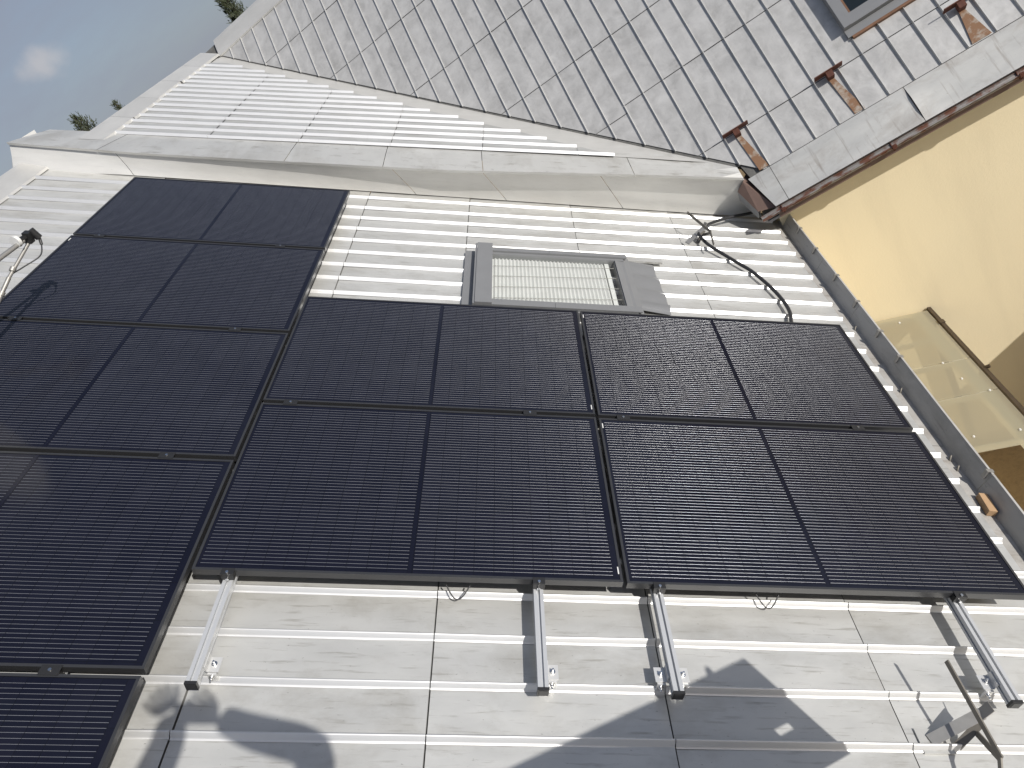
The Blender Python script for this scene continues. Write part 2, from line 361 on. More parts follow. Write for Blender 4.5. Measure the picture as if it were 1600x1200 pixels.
# ------------------------------------------------------------------ wing house (the roof with the panels)
wing = empty('wing_house', (0, -2, 0), 'low wing whose bright seamed metal roof carries the solar panels', 'house')
RIDGE_U, EAVE_U = -2.95, 3.80; V0, V1 = -7.0, 2.05
ridge_x, ridge_z = NR(RIDGE_U, 0, ROOF).x, NR(RIDGE_U, 0, ROOF).z
mb = MB(); mb.box(NR, (RIDGE_U, EAVE_U), (V0, V1), (ROOF - .10, ROOF - .012))
lf = Frame(NR(RIDGE_U, 0, ROOF), V3(-math.cos(PW), 0, -math.sin(PW)), V3(0, 1, 0), V3(-math.sin(PW), 0, math.cos(PW)))
mb.box(lf, (0.0, 6.4), (V0, V1), (-.10, -.012))
roof = mb.build('roof', 'deck', wing)
ex, ez = NR(EAVE_U, 0, ROOF).x, NR(EAVE_U, 0, ROOF).z
lx = lf(6.2, 0).x
mb = MB()
for xa, xb, ya, yb in ((ex - .42, ex - .12, V0 + .2, V1), (lx, lx + .3, V0 + .2, V1)):
    zt = ez - .05 if xa > 0 else lf(6.2, 0).z + .05
    mb.box(lambda x, y, z: V3(x, y, z), (xa, xb), (ya, yb), (0, zt))
zt = ridge_z - .2
mb.prism([V3(lx + .3, V0 + .2, 0), V3(lx + .3, V0 + .2, lf(5.9, 0).z), V3(ridge_x, V0 + .2, zt), V3(ex - .42, V0 + .2, ez + .1), V3(ex - .42, V0 + .2, 0)],
         [V3(lx + .3, V0 + .5, 0), V3(lx + .3, V0 + .5, lf(5.9, 0).z), V3(ridge_x, V0 + .5, zt), V3(ex - .42, V0 + .5, ez + .1), V3(ex - .42, V0 + .5, 0)])
mb.build('wall', 'plaster', wing)
US = [-2.71, -1.69, -.79, .10, .985, 1.885, 2.775, 3.72]
vs_seam = [1.90] + [1.69 - .1985 * i for i in range(0, 28)]
k = 0
for i in range(len(vs_seam) - 1):
    for j in range(len(US) - 1):
        w1, w0 = vs_seam[i], vs_seam[i + 1]
        if US[j] > 1.0 and US[j + 1] < 2.3 and .12 < w0 and w1 < .93 and False: continue
        du = .012 * math.sin(k * 1.9)
        sheet(NR, ROOF, US[j] + (0 if j == 0 else .012 * math.sin((i * 7 + j) * 1.9) * 0), US[j + 1], w0, w1, roof, 'roof', SEAM_WING, w1, k); k += 1
for j in range(len(US) - 1):      # strip against the step flashing
    sheet(NR, ROOF, US[j], US[j + 1], 1.90, 2.10, roof, 'roof', SEAM_WING, None, k); k += 1
for i in range(9):                # ridge cap lengths
    a = V0 + i * 1.02; b = min(a + 1.018, 2.14)
    mb = MB(); pr_ = [NR(-2.70, 0, ROOF + .006), NR(-2.715, 0, ROOF + .020), NR(-2.93, 0, ROOF + .026), NR(-2.96, 0, ROOF + .024), lf(.03, 0, .026), lf(.25, 0, .012)]
    vs = []; 
    for y in (a, (a + b) / 2, b): vs += [p + V3(0, y, .002 * (y == b)) for p in pr_]
    n = len(pr_); mb.add(vs, [(q * n + j, q * n + j + 1, (q + 1) * n + j + 1, (q + 1) * n + j)[::-1] for q in range(2) for j in range(n - 1)], [(v.y, v.x) for v in vs])
    mb.build('ridge_cap', 'flash', roof)
for i in range(9):                # dusty eave strip
    a = V0 + i * 1.0; b = min(a + .997, 2.0)
    mb = MB(); mb.add([NR(3.705, a, ROOF - .006), NR(3.802, a, ROOF - .008), NR(3.802, b, ROOF - .008), NR(3.705, b, ROOF - .006)], [(0, 1, 2, 3)], [(0, a), (.1, a), (.1, b), (0, b)])
    mb.build('eave_strip', 'dusty', roof)
# standing gutter plate along the eave
mb = MB(); segs = [(-7.0, -1.345), (-1.342, .33), (.333, 1.02), (1.023, 1.96)]
gut = None
for a, b in segs:
    mb = MB(); n = 6
    for q in range(n):
        y0, y1 = a + (b - a) * q / n, a + (b - a) * (q + 1) / n; j0, j1 = [.004 * noise.noise(V3(y * .9, 3, 1)) for y in (y0, y1)]
        for (ua, ub, ha, hb) in ((3.796, 3.803, -.01, .110), (3.793, 3.806, .110, .118)):
            ln = lambda h: .024 * max(0, h) / .11
            c = [NR(u_ + jj + ln(h_), y_, ROOF + h_) for y_, jj in ((y0, j0), (y1, j1)) for u_, h_ in ((ua, ha), (ub, ha), (ub, hb), (ua, hb))]
            uv = [(y0, 0), (y0, 0), (y0, .12), (y0, .12), (y1, 0), (y1, 0), (y1, .12), (y1, .12)]
            mb.add(c, [(0, 4, 7, 3), (1, 2, 6, 5), (3, 7, 6, 2), (0, 1, 5, 4), (0, 3, 2, 1), (4, 5, 6, 7)], uv)
    o = mb.build('gutter_plate', 'gutter', wing)
    if gut is None: gut = o
for v, ln in ((.36, .05), (.74, .03), (-.31, .05), (-1.33, .05), (1.55, .04), (1.18, .05), (-.02, .035)):
    mb = MB(); mb.box(NR, (3.800, 3.8085), (v, v + .022), (ROOF + .07, ROOF + .119)); mb.box(NR, (3.800, 3.838), (v, v + .022), (ROOF + .119, ROOF + .123))
    mb.build('gutter_clip', 'steel', gut)
for v in (-.52, -1.12, -1.2, .18):     # nail heads and scraps of sealant
    mb = MB(); mb.tube([NR(3.77, v, ROOF - .01), NR(3.772, v + .012, ROOF + .012), NR(3.778, v + .02, ROOF + .014)], .006, 6); mb.build('nail', 'dark_steel', gut)

# step flashing between the wing roof and the raised cross roof
EDGE = [V3(-2.361, 2.208, 1.936), V3(-1.504, 2.099, 1.279), V3(-.527, 2.013, .544), V3(.707, 1.918, -.381), V3(2.04, 1.883, -1.349), V3(2.749, 1.856, -1.868)]
EDGE = [p + V3(0, 0, G) for p in EDGE]
def edge(x):
    for a, b in zip(EDGE, EDGE[1:]):
        if x <= b.x or b is EDGE[-1]:
            t = (x - a.x) / (b.x - a.x); return a.lerp(b, t)
def base(x):      # foot of the step on the wing roof, straight below
    t = (x + 2.36) / 5.1; y = 2.09 - .10 * t
    u = (x - NR(0, 0, ROOF).x) / NR.x.x
    return NR(u, y, ROOF + .012)
stepj = [-2.36, -1.62, .30, .93, 1.75, 2.755]
for a, b in zip(stepj, stepj[1:]):
    mb = MB(); nx, nz = 8, 5; vs = []; uv = []
    for i in range(nx + 1):
        x = a + .002 + (b - a - .004) * i / nx; B, T = base(x), edge(x) - V3(0, -.012, .012)
        if a < -2: B = B + V3(-.13 * (1 - i / nx) ** 2, 0, 0)
        for j in range(nz + 1):
            g = j / nz; p = B.lerp(T, g); p = p + V3(0, -.006 * math.sin(math.pi * g) * noise.noise(V3(x * 1.4, g * 2, 5)) - .018 * (1 - g) ** 4, 0)
            vs.append(p); uv.append((x * 1.3, g * .35 + 3))
    mb.add(vs, [(i * (nz + 1) + j, (i + 1) * (nz + 1) + j, (i + 1) * (nz + 1) + j + 1, i * (nz + 1) + j + 1) for i in range(nx) for j in range(nz)], uv, True)
    mb.build('step_flashing', 'step', roof)
mb = MB(); mb.prism([base(-2.36) + V3(0, .02, -.02), edge(-2.36) + V3(0, .02, -.03), edge(-2.36) + V3(-.35, .02, -.26), base(-2.36) + V3(-.35, .02, -.4)],
                    [base(-2.36) + V3(0, .4, -.02), edge(-2.36) + V3(0, .4, -.03), edge(-2.36) + V3(-.35, .4, -.26), base(-2.36) + V3(-.35, .4, -.4)])
mb.build('step_flashing', 'step', roof)

# ------------------------------------------------------------------ skylight in the wing roof
SK = lambda u, v, h: NR(u, v, ROOF + h)
mb = MB()
mb.box(SK, (1.06, 2.19), (.10, .175), (0, .092)); mb.box(SK, (1.06, 2.19), (.83, .905), (0, .092))
mb.box(SK, (1.06, 1.13), (.175, .83), (0, .090)); mb.box(SK, (2.115, 2.19), (.175, .83), (0, .085))
sky_w = mb.build('skylight', 'cover', wing)
mb = MB(); mb.box(SK, (1.075, 1.19), (.095, .955), (.092, .118)); mb.box(SK, (1.06, 1.074), (.092, .958), (.0, .108)); mb.build('head_cover', 'cover', sky_w)
for a, b in ((1.19, 1.62), (1.622, 2.215)):
    mb = MB(); mb.box(SK, (a, b), (.083, .098), (0, .078)); mb.box(SK, (a, b), (.10, .17), (.0935, .101)); mb.build('side_cover', 'cover', sky_w)
    mb = MB(); mb.box(SK, (a, b), (.906, .925), (0, .098)); mb.box(SK, (a, b), (.86, .905), (.0935, .106)); mb.build('side_cover', 'cover', sky_w)
mb = MB(); c = [SK(2.12, .18, .095), SK(2.235, .10, .072), SK(2.235, .905, .072), SK(2.12, .83, .095), SK(2.12, .18, .06), SK(2.235, .10, .0), SK(2.235, .905, .0), SK(2.12, .83, .06)]
mb.add(c, [(0, 1, 2, 3), (1, 5, 6, 2), (0, 4, 5, 1), (3, 2, 6, 7)]); mb.build('sill_cover', 'cover', sky_w)
mb = MB(); mb.add([SK(1.13, .175, .078), SK(2.12, .175, .078), SK(2.12, .835, .078), SK(1.13, .835, .078)], [(0, 1, 2, 3)]); mb.build('pane', 'glass', sky_w)
mb = MB(); npl = 30; vs = []
for i in range(npl * 2 + 1):
    u = 1.20 + .84 * i / (npl * 2); h = .046 + (.012 if i % 2 else 0)
    vs += [SK(u, .178, h), SK(u, .83, h)]
mb.add(vs, [(2 * i, 2 * i + 2, 2 * i + 3, 2 * i + 1) for i in range(npl * 2)]); mb.build('pleated_blind', 'blind', sky_w)
mb = MB(); mb.box(SK, (1.13, 1.20), (.176, .829), (.03, .05)); mb.box(SK, (2.045, 2.075), (.176, .829), (.035, .06)); mb.build('blind_rail', 'white', sky_w)
mb = MB()
for v in (.25, .40, .55, .70): mb.tube([SK(1.2, v, .062), SK(2.115, v + .06, .062)], .0022, 5)
mb.build('blind_cord', 'steel', sky_w)
mb = MB(); mb.add([SK(1.13, .17, .004), SK(2.12, .17, .004), SK(2.12, .84, .004), SK(1.13, .84, .004)], [(0, 1, 2, 3)]); mb.build('reveal', 'steel', sky_w)
ap = [.225, .345, .545, .745, .945, 1.0]     # pleated apron below the window
for a, b in zip(ap, ap[1:]):
    mb = MB(); vs = []; uv = []
    for i in range(6):
        u = 2.232 + .222 * i / 5 + (.006 * math.sin(a * 40) if i == 5 else 0)
        for j in range(4):
            v = a + (b - a) * j / 3; hs = .034 * math.exp(-((v - round((v - 1.69) / .1985) * .1985 - 1.69) / .022) ** 2)
            vs.append(SK(u, v, .010 + hs + (.03 * (1 - i / 5)))); uv.append((u, v))
    mb.add(vs, [(i * 4 + j, (i + 1) * 4 + j, (i + 1) * 4 + j + 1, i * 4 + j + 1) for i in range(5) for j in range(3)], uv, True)
    mb.build('apron', 'cover', sky_w)
mb = MB(); mb.box(SK, (.985, 1.058), (.05, .965), (.002, .036)); mb.build('head_flashing', 'cover', sky_w)
mb = MB(); mb.box(SK, (2.10, 2.52), (.935, 1.0), (.028, .044)); mb.build('side_trim', 'roof', sky_w)

# ------------------------------------------------------------------ yellow main house with cross roof
house = empty('yellow_house', (5.5, 4, 0), 'yellow rendered house with weathered grey standing seam roof', 'house')
WALL_Y = 1.84
EZ = 1.5905; 
mb = MB(); F0 = lambda x, y, z: V3(x, y, z)
mb.box(F0, (2.87, 11.0), (WALL_Y, WALL_Y + .4), (0, -1.97 + G)); mb.build('wall', 'plaster', house)
VT, VB = (-1.7753, 5.594), (2.78, 1.95)      # valley, top and bottom, in plan
def s_of(y): return (y - 1.5905) / math.cos(QM)
vt, vb = (VT[0], s_of(VT[1])), (VB[0], s_of(VB[1]))
# half plane right of valley in (s, X) order used by sheet(): keep points with X >= valley X(s)
vk = (vt[0] - vb[0]) / (vt[1] - vb[1])       # dX/ds
half_main = [(vk, -1, vk * vb[1] - vb[0] - .012)]
mb = MB()
pts = [(2.86, 0.02), (11.2, .02), (11.2, 5.6), (-2.12, 5.6), (vt[0], vt[1]), (vb[0], vb[1])]
mb.prism([MR(x, s, -.10) for x, s in pts], [MR(x, s, -.012) for x, s in pts])
bk = Frame(MR(0, 5.6, 0), V3(1, 0, 0), V3(0, math.cos(QM), -math.sin(QM)), V3(0, math.sin(QM), math.cos(QM)))
mb.box(bk, (-1.7, 11.2), (0, 5.4), (-.1, -.012))
mroof = mb.build('main_roof', 'deck', house)
rows = [.335, .80, 1.58, 2.28, 3.14, 4.0, 4.80, 5.38]
xs = [2.58 + .2 * i for i in range(-22, 23)]
k = 500
for c in range(len(xs) - 1):
    for r in range(len(rows) - 1):
        l0, l1 = rows[r], rows[r + 1]
        if xs[c] > 2.0 and r == 0: l1 = .76
        if xs[c] > 2.0 and r == 1: l0 = .76
        if r == 1 and xs[c] < 2.1: l1 = 1.50
        if r == 2 and xs[c] < 2.1: l0 = 1.50
        jit = .012 * math.sin(c * 2.1 + r)
        x0, x1 = xs[c], xs[c + 1]
        # skip what lies outside the view to the right and above
        if r >= 2 and x0 > 4.9 - (r - 2) * .62: continue
        if x0 > 5.6: continue
        if 3.96 < x0 + .1 < 4.85 and r >= 2 and l1 < 2.3: continue
        if 3.96 < x0 + .1 < 4.85 and r == 1: l1 = .915
        xv0, xv1 = vb[0] + vk * (l0 - vb[1]), vb[0] + vk * (l1 - vb[1])
        if x1 < min(xv0, xv1): continue
        hp = None if x0 > max(xv0, xv1) + .02 else half_main
        s_seam = max(l0, vb[1] + (x0 + .002 - vb[0]) / vk) if x0 < xv0 else l0      # seam at left edge x0
        top = l1
        sheet(MR, 0, l0 + (0 if r else 0), l1, x0, x1, mroof, 'roof_old', SEAM_MAIN, x0 if s_seam < l1 else None, k, along='b', half=hp, seam_l=(s_seam + .004, top)); k += 1
# the two sheets left of the roof window
for x0, l0, l1 in ((3.78, 1.58, 2.28),): sheet(MR, 0, l0, l1, x0, x0 + .2, mroof, 'roof_old', SEAM_MAIN, x0, k, along='b'); k += 1
# valley gutter line, eave sheets, ridge caps
for i in range(9):
    p0, p1 = [(vb[0] + (vt[0] - vb[0]) * t, vb[1] + (vt[1] - vb[1]) * t) for t in (i / 9, (i + 1) / 9)]
    mb = MB(); mb.add([MR(p0[0] - .03, p0[1], -.004), MR(p0[0] + .05, p0[1], -.008), MR(p1[0] + .05, p1[1], -.008), MR(p1[0] - .03, p1[1], -.004)], [(0, 1, 2, 3)]); mb.build('valley_strip', 'deck', mroof)
ej = [2.86, 2.975, 4.085, 5.3, 6.5, 8.2, 11]
for a, b in zip(ej, ej[1:]):
    mb = MB(); nx, ns = max(1, int((b - a) / .15)), 3; vs = []; uv = []
    for i in range(nx + 1):
        for j in range(ns + 1):
            x = a + .002 + (b - a - .004) * i / nx; s = .0 + .333 * j / ns
            if a == 2.86 and i == 0: x -= .08 * j / ns
            lip = .022 * max(0, 1 - (x - a) / .06) * max(0, math.sin(j / ns * 3.1)) if a == 4.085 else 0
            vs.append(MR(x, s, .004 + wob(x, s, a) + lip)); uv.append((x, s))
    mb.add(vs, [(i * (ns + 1) + j, (i + 1) * (ns + 1) + j, (i + 1) * (ns + 1) + j + 1, i * (ns + 1) + j + 1) for i in range(nx) for j in range(ns)], uv, True)
    mb.add([MR(a, -.001, -.02), MR(b, -.001, -.02), MR(b, -.001, .004), MR(a, -.001, .004)], [(0, 1, 2, 3)])
    mb.build('eave_sheet', 'eave', mroof)
for i in range(8):
    a = -1.80 + i * 1.25; b = a + 1.246
    mb = MB(); prof = [MR(0, 5.355, .004), MR(0, 5.362, .022), MR(0, 5.58, .030), MR(0, 5.62, .024), bk(0, .22, .02)]
    vs = [p + V3(x, 0, 0) for x in (a, b) for p in prof]; n = len(prof)
    mb.add(vs, [(j, n + j, n + j + 1, j + 1) for j in range(n - 1)], [(v.x, v.y) for v in vs]); mb.build('ridge_cap', 'flash', mroof)

# cross roof (raised, behind the step)
mb = MB(); FA = -2.27
bot = [FR(FA, 2.72), FR(FA, 5.7), FR(-1.98, 5.594), FR(3.42, 2.09), FR(3.0, 2.16), FR(2.55, 2.20), FR(0, 2.475)]
mb.prism([p + V3(0, 0, -.13) for p in reversed(bot)], [p + V3(0, 0, -.014) for p in reversed(bot)])
lf2 = Frame(FR(FA, 0, 0), V3(-math.cos(PF), 0, -math.sin(PF)), V3(0, 1, 0), V3(-math.sin(PF), 0, math.cos(PF)))
mb.box(lf2, (.0, 5), (2.3, 7), (-.1, -.014))
xroof = mb.build('cross_roof', 'deck', house)
SKW = -.105
far_left = [2.67 + .174 * i for i in range(15)]             # seam position at the ridge cap (a=-2.04)
cut_a = [2.55, 2.28, 1.97, 1.73, 1.42, 1.12, .82, .52, .22, -.06, -.37, -.65, -.95, -1.24, -1.56]
fa = [-2.04, -1.155, -.303, .54, 1.377, 2.232, 3.4]
# plain plate along the valley, lies just under the sheets
mb = MB(); edge_v = []
for i in range(13):
    t = i / 12; a = -1.98 + (3.42 + 1.98) * t; y = 5.594 + (2.05 - 5.594) * t
    edge_v.append((a, y))
inner = [(max(a - .62 - .25 * (i / 12), -2.02), y - .10) for i, (a, y) in enumerate(edge_v)]
inner = [(a, max(y, 2.456 - .105 * a)) for a, y in inner]
vs = []; uv = []
for (a, y), (c, d) in zip(edge_v, inner):
    for g in range(4): p = (a + (c - a) * g / 3, y + (d - y) * g / 3); vs.append(FR(p[0], p[1], -.004 - .0005 * g + .002 * noise.noise(V3(p[0] * 2, p[1] * 2, 3)))); uv.append(p)
mb.add(vs, [(i * 4 + j, i * 4 + j + 1, (i + 1) * 4 + j + 1, (i + 1) * 4 + j) for i in range(12) for j in range(3)], uv, True); mb.build('valley_flashing', 'flash', xroof)
k = 900
far_lines = [y - SKW * -2.04 for y in far_left]              # y at a=0
for i in range(len(far_lines)):
    w0 = far_lines[i]; w1 = far_lines[i + 1] if i + 1 < len(far_lines) else w0 + .16
    end0, end1 = cut_a[i], (cut_a[i + 1] if i + 1 < len(cut_a) else -1.8)
    for j in range(len(fa) - 1):
        l0, l1 = fa[j], min(fa[j + 1], end0)
        if l1 - l0 < .05: continue
        hp = None
        if fa[j + 1] > end1: hp = [(w1 - w0, end0 - end1, (w1 - w0) * end0 + (end0 - end1) * w0)]
        sheet(FR, .003, l0, l1 if hp is None else min(fa[j + 1], end0), w0, w1, xroof, 'roof_far', SEAM_WING, w0, k, half=hp, skew=SKW, seam_l=(l0 + .003, l1)); k += 1
# edge strip between the step and the first seam
ej2 = [-2.36, -1.72, -.42, .26, .95, 2.0, 2.755]
for a, b in zip(ej2, ej2[1:]):
    mb = MB(); vs = []; uv = []; nx = 5
    for i in range(nx + 1):
        x = a + .002 + (b - a - .004) * i / nx; T = edge(x) + V3(0, -.012, 0)
        av = (x - FR(0, 0).x) / FR.x.x; Y1 = far_lines[0] + SKW * av + .03 + max(0, x - .9) * .05
        Y1 = min(Y1, 5.594 - .656 * (av + 1.98) - .01)
        Q = FR(av, max(Y1, T.y + .06), -.001)
        for g, (p, hh) in enumerate(((T - V3(0, 0, .026), 0), (T, 0), (T.lerp(Q, .5), .002), (Q, 0))): vs.append(p + V3(0, 0, hh)); uv.append((x * 1.3, g * .07))
    mb.add(vs, [(i * 4 + j, (i + 1) * 4 + j, (i + 1) * 4 + j + 1, i * 4 + j + 1) for i in range(nx) for j in range(3)], uv); mb.build('edge_strip', 'roof', xroof)
for i in range(5):
    a = 2.42 + i * .64; b = a + .636; wgl = .012 * math.sin(i * 2.3)
    mb = MB(); prof = [FR(-2.02 + wgl, 0, .006), FR(-2.035 + wgl, 0, .026), FR(-2.25, 0, .034), lf2(.02, 0, .03), lf2(.22, 0, .02)]
    vs = [p + V3(0, y, 0) for y in (a, b) for p in prof]; n = len(prof)
    mb.add(vs, [(j, j + 1, n + j + 1, n + j)[::-1] for j in range(n - 1)], [(v.y, v.x) for v in vs]); mb.build('ridge_cap', 'flash', xroof)
mb = MB(); mb.box(F0, (-6, 2.6), (2.35, 2.6), (0, -1.9 + G)); mb.build('wall', 'plaster', house)

# eave gutter of the main house, its brackets and the boxed eave end
mb = MB(); gy, gz = 1.566, -2.150 + G
n = 12; ring = [(gy + .034 * math.cos(math.pi + math.pi * q / n), gz + .034 * math.sin(math.pi + math.pi * q / n)) for q in range(n + 1)]
ring = [(gy - .038, gz + .006)] + ring
X0, X1 = 2.72, 11; vs = []
for x in (X0, 4.0, 5.5, 8, X1): vs += [V3(x, y, z) for y, z in ring]
nn = len(ring); mb.add(vs, [(i * nn + j, i * nn + j + 1, (i + 1) * nn + j + 1, (i + 1) * nn + j) for i in range(4) for j in range(nn - 1)], smooth=True)
mb.poly([V3(X0, y, z) for y, z in ring]); mb.tube([V3(X0, gy - .038, gz + .004), V3(X1, gy - .038, gz + .004)], .006, 8)
mg = mb.build('eave_gutter', 'gutter_rust', house)
for x in (2.90, 3.81, 4.74, 5.7):
    mb = MB(); n = 8
    for q in range(n):
        a0, a1 = math.pi * (1 + q / n), math.pi * (1 + (q + 1) / n)
        mb.bar(V3(x, gy + .039 * math.cos(a0), gz + .039 * math.sin(a0)), V3(x, gy + .039 * math.cos(a1), gz + .039 * math.sin(a1)), .028, .006, V3(1, 0, 0.01))
    mb.box(F0, (x - .016, x + .016), (gy - .054, gy - .036), (gz - .014, gz + .018))
    mb.build('gutter_bracket', 'rust', mg)
g_ = lambda x, y, z: V3(x, y, z + G)
fr_ = [g_(2.735, 1.835, -1.900), g_(2.870, 1.615, -2.150), g_(2.725, 1.655, -2.125), g_(2.662, 1.835, -1.955)]
bo_ = [g_(2.662, 1.833, -1.957), g_(2.725, 1.653, -2.127), g_(2.705, 1.66, -2.190), g_(2.645, 1.838, -2.040)]
bk_ = V3(.06, .14, -.02)
mb = MB(); mb.prism([p + bk_ for p in fr_], fr_); mb.build('eave_end_board', 'brown', house)
mb = MB(); mb.prism([p + bk_ for p in bo_], bo_); mb.build('eave_end_trim', 'cover', house)
mb = MB(); mb.box(F0, (2.765, 11), (1.64, 1.839), (-2.275 + G, -2.252 + G)); mb.build('soffit', 'cover', house)
mb = MB(); mb.box(F0, (2.862, 11), (1.60, 1.62), (-2.251 + G, -2.155 + G)); mb.build('fascia', 'brown', house)

# roof window at the top of the picture
F1 = lambda x, s, h: MR(x, s, h)
x0, x1, s0, s1 = 3.955, 4.80, 1.0, 2.15
mb = MB(); mb.box(F1, (x0, x0 + .06), (s0, s1), (0, .085)); mb.box(F1, (x1 - .06, x1), (s0, s1), (0, .085)); mb.box(F1, (x0 + .06, x1 - .06), (s0, s0 + .05), (0, .080)); mb.box(F1, (x0 + .06, x1 - .06), (s1 - .1, s1), (0, .085))
rw = mb.build('roof_window', 'cover', house)
mb = MB(); mb.box(F1, (x0 + .085, x1 - .085), (s0 + .05, s0 + .10), (.04, .072)); mb.box(F1, (x0 + .062, x0 + .085), (s0 + .05, s1 - .1), (.04, .076)); mb.box(F1, (x1 - .085, x1 - .062), (s0 + .05, s1 - .1), (.04, .076)); mb.build('sash', 'cover', rw)
mb = MB(); mb.box(F1, (x0 + .086, x0 + .105), (s0 + .10, s1 - .1), (.03, .058)); mb.build('reveal', 'orange', rw)
mb = MB(); mb.box(F1, (x0 + .06, x1 - .06), (s0 + .05, s1 - .1), (.02, .045)); mb.build('pane', 'dark_glass', rw)
mb = MB(); mb.box(F1, (x0, x1), (s0 - .07, s0 - .002), (.004, .03)); mb.build('sill_flashing', 'cover', rw)
mb = MB(); mb.box(F1, (x0 + .03, x1 - .02), (s0 - .092, s0 - .071), (.0, .035)); mb.build('sill_edge', 'orange', rw)

# ------------------------------------------------------------------ solar panels
W_, H_ = 1.755, 1.038
def make_panel(u, v, label, barcode=None, rot=0.):
    """u, v: upper left (ridge side, far) corner in the wing roof frame"""
    base_m = NR.mat(u + W_ / 2, v - H_ / 2, -.035) @ Matrix.Rotation(rot, 4, 'Z')
    o = empty('solar_panel', None, label, 'solar panel', 'solar panels on the wing roof', base_m)
    F = lambda a, b, h: base_m @ V3(a, b, h)
    hw, hh, fw = W_ / 2, H_ / 2, .011
    for sx in (-1, 1):
        mb = MB(); a = (hw - fw, hw) if sx > 0 else (-hw, -hw + fw)
        mb.box(F, a, (-hh, hh), (0, .035)); mb.box(F, (hw - .03, hw - .0125) if sx > 0 else (-hw + .0125, -hw + .03), (-hh + .002, hh - .002), (0, .002)); mb.build('frame_bar', 'frame', o)
        mb = MB(); b = (hh - fw, hh) if sx > 0 else (-hh, -hh + fw)
        mb.box(F, (-hw + fw + .0003, hw - fw - .0003), b, (0, .035)); mb.build('frame_bar', 'frame', o)
    for sx in (-1, 1):
        a = (.0005, hw - fw - .0005) if sx > 0 else (-hw + fw + .0005, -.0005)
        mb = MB(); ca = (.0035, hw - fw - .012) if sx > 0 else (-hw + fw + .012, -.0035)
        z = .0325
        u0, v0 = ca[0], -hh + fw + .014
        mb.add([F(a[0], -hh + fw, z), F(a[1], -hh + fw, z), F(a[1], hh - fw, z), F(a[0], hh - fw, z)], [(0, 1, 2, 3)],
               [(a[0] - u0 + .0011, -hh + fw - v0 + .0011), (a[1] - u0 + .0011, -hh + fw - v0 + .0011), (a[1] - u0 + .0011, hh - fw - v0 + .0011), (a[0] - u0 + .0011, hh - fw - v0 + .0011)])
        cf = mb.build('cell_field', 'cell', o)
        mb = MB(); nb = 54; span = 2 * (hh - fw - .014); r = .00082
        for q in range(nb):
            b = -hh + fw + .014 + span * (q + .5) / nb; vs = []
            xq = ca[0]
            while xq < ca[1] - .02:             # one length of wire per half cell
                vs = []
                for x in (xq + .0008, min(xq + .0826, ca[1])):
                    for t in range(5):
                        an = math.pi * t / 4; vs.append(F(x, b + r * math.cos(an), z + .0001 + r * .8 * math.sin(an)))
                mb.add(vs, [(t, 5 + t, 6 + t, t + 1) for t in range(4)], smooth=True); xq += .0836
        mb.build('busbar_wires', 'wire', cf, kind='stuff')
    mb = MB(); mb.box(F, (-hw + fw, hw - fw), (-hh + fw, hh - fw), (.024, .0285)); mb.build('backsheet', 'black', o)
    for (a, b) in barcode or ():
        mb = MB(); mb.box(F, (a - .003, a + .003), (b - .018, b + .018), (.0332, .0336)); mb.build('barcode_label', 'white', o)
    return o
gv = .0245
PA = [make_panel(-1.772, 1.704 - i * (H_ + .0252), l, [(-.86, .46)] if i == 1 else None) for i, l in enumerate([
    'solar panel farthest from the viewer, its top edge against the step flashing',
    'solar panel beside the satellite dish feed, its shadow falling on the glass',
    'third solar panel from the top in the left-hand column',
    'fourth solar panel down the left column, cut by the left picture edge',
    'solar panel in the bottom left corner of the photo, mostly out of frame'])]
make_panel(0, 0, 'solar panel directly below the skylight, left of the column joint', [(.864, -.46)])
make_panel(0, -(H_ + .0252), 'solar panel in the middle of the photo above two bare rail ends', [(.864, -.46)])
make_panel(1.755 + .0163, -.0053, 'solar panel under which the black cable disappears, beside the eave gutter', [(-.864, .46)])
make_panel(1.755 + .0163, -.0053 - (H_ + .0244), 'largest looking solar panel at lower right with white glinting wires', [(-.864, .46)])

